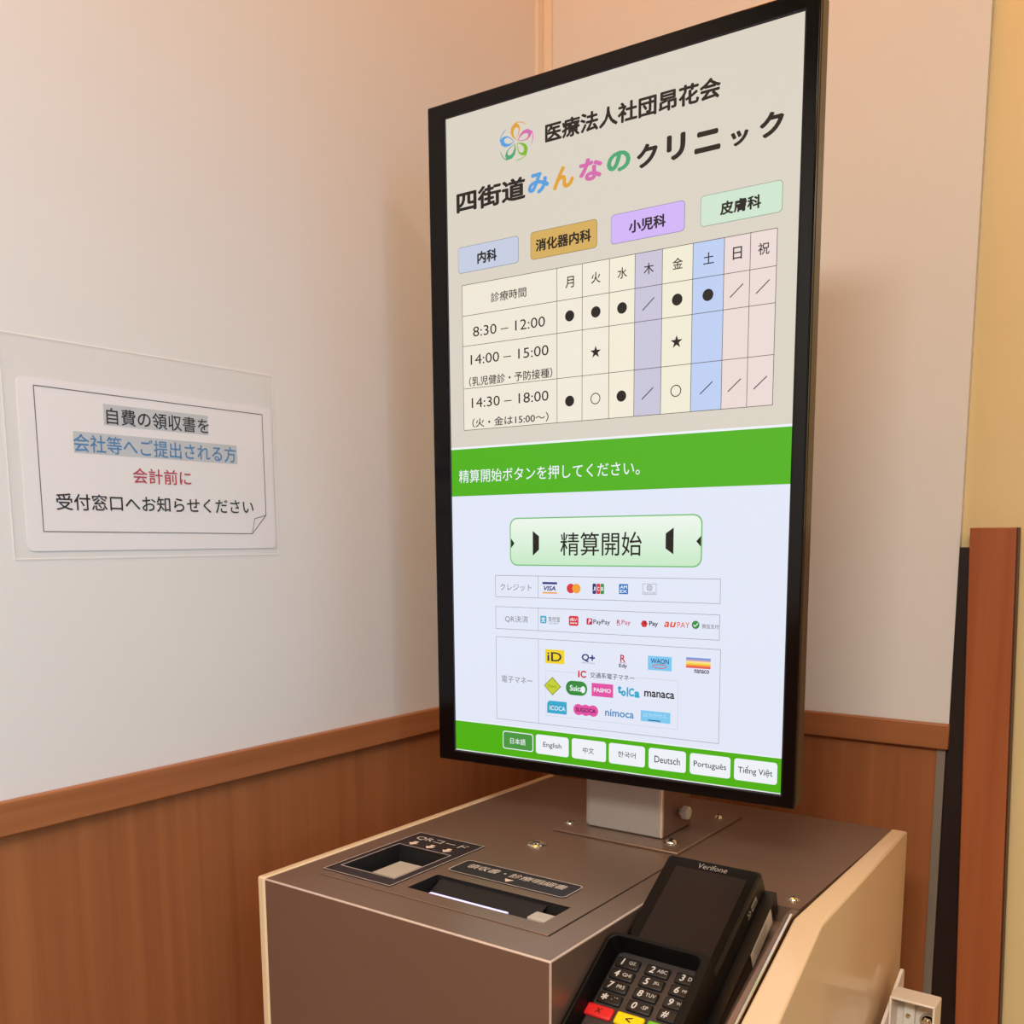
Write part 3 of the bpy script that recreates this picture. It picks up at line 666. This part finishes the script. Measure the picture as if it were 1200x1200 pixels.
# ------------------------------------------------------------------ card terminal
t = thing('card_terminal', 'black card payment terminal with keypad and privacy shield on the kiosk slope', 'card terminal', (0.309, -0.15, -0.12))
TW, TL = 79.7, 190
b = MB(); b.box(TF, 0, TW, -TL, 1.5, -21, 0, BLACK); body = b.build('body', t, bevel=0.0035, seg=4, weld=True)
b = MB(); b.prism(TF, MB().rrect_pts(2.2, -97, TW-2.2, -1.0, 3), -0.5, 0.25, BLACKG); gl = b.build('display_glass', t)
b = MB(); b.rect(TF, 11.5, -88, 71.5, -10, 0.32, GLASSB); b.build('dark_screen', gl)
b = MB(); b.text(TF, 'Verifone', 29, -7.8, 53.6, -2.8, 0.35, mat('logo_grey', (150, 140, 132), 0.5), 0.0, 0.1); b.build('maker_logo', gl)
# pictogram of a card on the side
CF = Frame(TF(TW+0.05, 0, 0), tuple(-TF.b), tuple(-TF.n))
b = MB(); pw = mat('pictogram', (190, 178, 160), 0.5)
b.frame(CF, 17.5, 7.5, 28, 13.5, 0.8, 0.15, pw); b.rect(CF, 17.5, 9, 28, 10.2, 0.15, pw)
for i in range(2): b.seg(CF, (33+3*i, 7.5), (30.6+3*i, 10.5), 0.8, 0.15, pw); b.seg(CF, (30.6+3*i, 10.5), (33+3*i, 13.5), 0.8, 0.15, pw)
b.build('card_pictogram', body)
b = MB(); b.box(TF, 4, TW-4, -TL+4, -98, -1.0, 0.1, GREYBED); b.build('keypad_bed', t)
rows = [('1', 'QZ.', '2', 'ABC', '3', 'DEF'), ('4', 'GHI', '5', 'JKL', '6', 'MNO'), ('7', 'PRS', '8', 'TUV', '9', 'WXY'), ('*', ", ' \"", '0', '-SP', '#', '')]
for j, rw in enumerate(rows):
    for i in range(3):
        cu = 15.2+i*24.2; cv = -(108.9+10.55*j)
        b = MB(); b.box(TF, cu-9.6, cu+9.6, cv-4.5, cv+4.5, -0.5, 2.4, RUBBER)
        key = b.build('key', t, bevel=0.0012, seg=2)
        b = MB(); b.text(TF, rw[2*i], cu-6.8, cv-2.5, cu-1.0, cv+3.1, 2.5, KEYW, 0.022, 0.15, fit=False)
        if rw[2*i+1]: b.text(TF, rw[2*i+1], cu+0.2, cv-1.0, cu+8, cv+2.0, 2.5, KEYW, 0.0, 0.0, fit=False)
        b.build('key_lettering', key)
for i, (rgb, ch, lab, nm) in enumerate((((214, 34, 36), 'X', 'red cancel key', 'cancel_key'), ((242, 206, 0), '<', 'yellow correction key', 'correction_key'), ((112, 190, 40), 'O', 'green confirm key', 'confirm_key'))):
    cu = 12.6+i*24.4; cv = -152.6
    b = MB(); b.box(TF, cu-11, cu+11, cv-5, cv+5, -0.5, 3.0, mat('key_%d' % i, rgb, 0.4)); key = b.build(nm, t, bevel=0.0016, seg=3); key['label'] = lab
    b = MB(); b.text(TF, ch, cu-2.6, cv-2.2, cu+2.6, cv+2.2, 3.1, mat('key_dark_ink', (40, 20, 16), 0.5), 0.02, 0.15); b.build('key_lettering', key)
# privacy shield: a U wall round the keypad
b = MB()
def upath(off, r, lx, rx):
    P = [(lx, -TL)]
    x0, x1, y1 = lx, rx, -98+off
    for a in range(180, 89, -15): P.append((x0+r+r*math.cos(math.radians(a)), y1-r+r*math.sin(math.radians(a))))
    for a in range(90, -1, -15): P.append((x1-r+r*math.cos(math.radians(a)), y1-r+r*math.sin(math.radians(a))))
    P.append((x1, -TL)); return P
po, pi_ = upath(2.0, 9, -0.7, TW+3.3), upath(-1.5, 6.5, 2.6, 75.2); n = len(po)
def top(i, v): return 20.5-3*max(0, (-v-110)/80)
vs = []
for i in range(n): vs.append(TF(*po[i], top(i, po[i][1])))
for i in range(n): vs.append(TF(*pi_[i], top(i, pi_[i][1])))
def low(i): return 0.4 if 5 < i < n-6 else (-24 if abs(po[i][1]) > 107 else 0.4)
for i in range(n): vs.append(TF(*po[i], low(i)))
for i in range(n): vs.append(TF(*pi_[i], 0.3))
fs = []
for i in range(n-1):
    fs += [(i, i+1, n+i+1, n+i), (2*n+i, 2*n+i+1, i+1, i), (n+i, n+i+1, 3*n+i+1, 3*n+i)]
fs += [(0, n, 3*n, 2*n), (n-1, 3*n-1, 4*n-1, 2*n-1)]
b.raw(vs, fs, SHIELD); b.build('privacy_shield', t, bevel=0.0012, seg=3)
# carrier under the terminal with its white label
b = MB(); b.prism(Frame(TF(0, 0, 0), tuple(TF.b), tuple(TF.n)), [(1, -21.2), (-4, -36), (-60, -36), (-100, -30), (-150, -21.2)], 0, 88, BLACK); ca = b.build('carrier', t, bevel=0.001)
LF = Frame(TF(88, 0, 0), tuple(TF.b), tuple(TF.n))
b = MB(); b.poly(LF, [(-15, -21.8), (-17.5, -35.4), (-62, -35.4), (-60, -21.8)], 0.3, mat('sticker', (226, 206, 178), 0.55))
sk = mat('sticker_print', (120, 104, 90), 0.6)
for i in range(5): b.rect(LF, -56+random.random()*4, -25.4-2*i, -26-random.random()*8, -24.8-2*i, 0.4, sk)
st = b.build('sticker', ca); st['label'] = 'cream printed sticker'
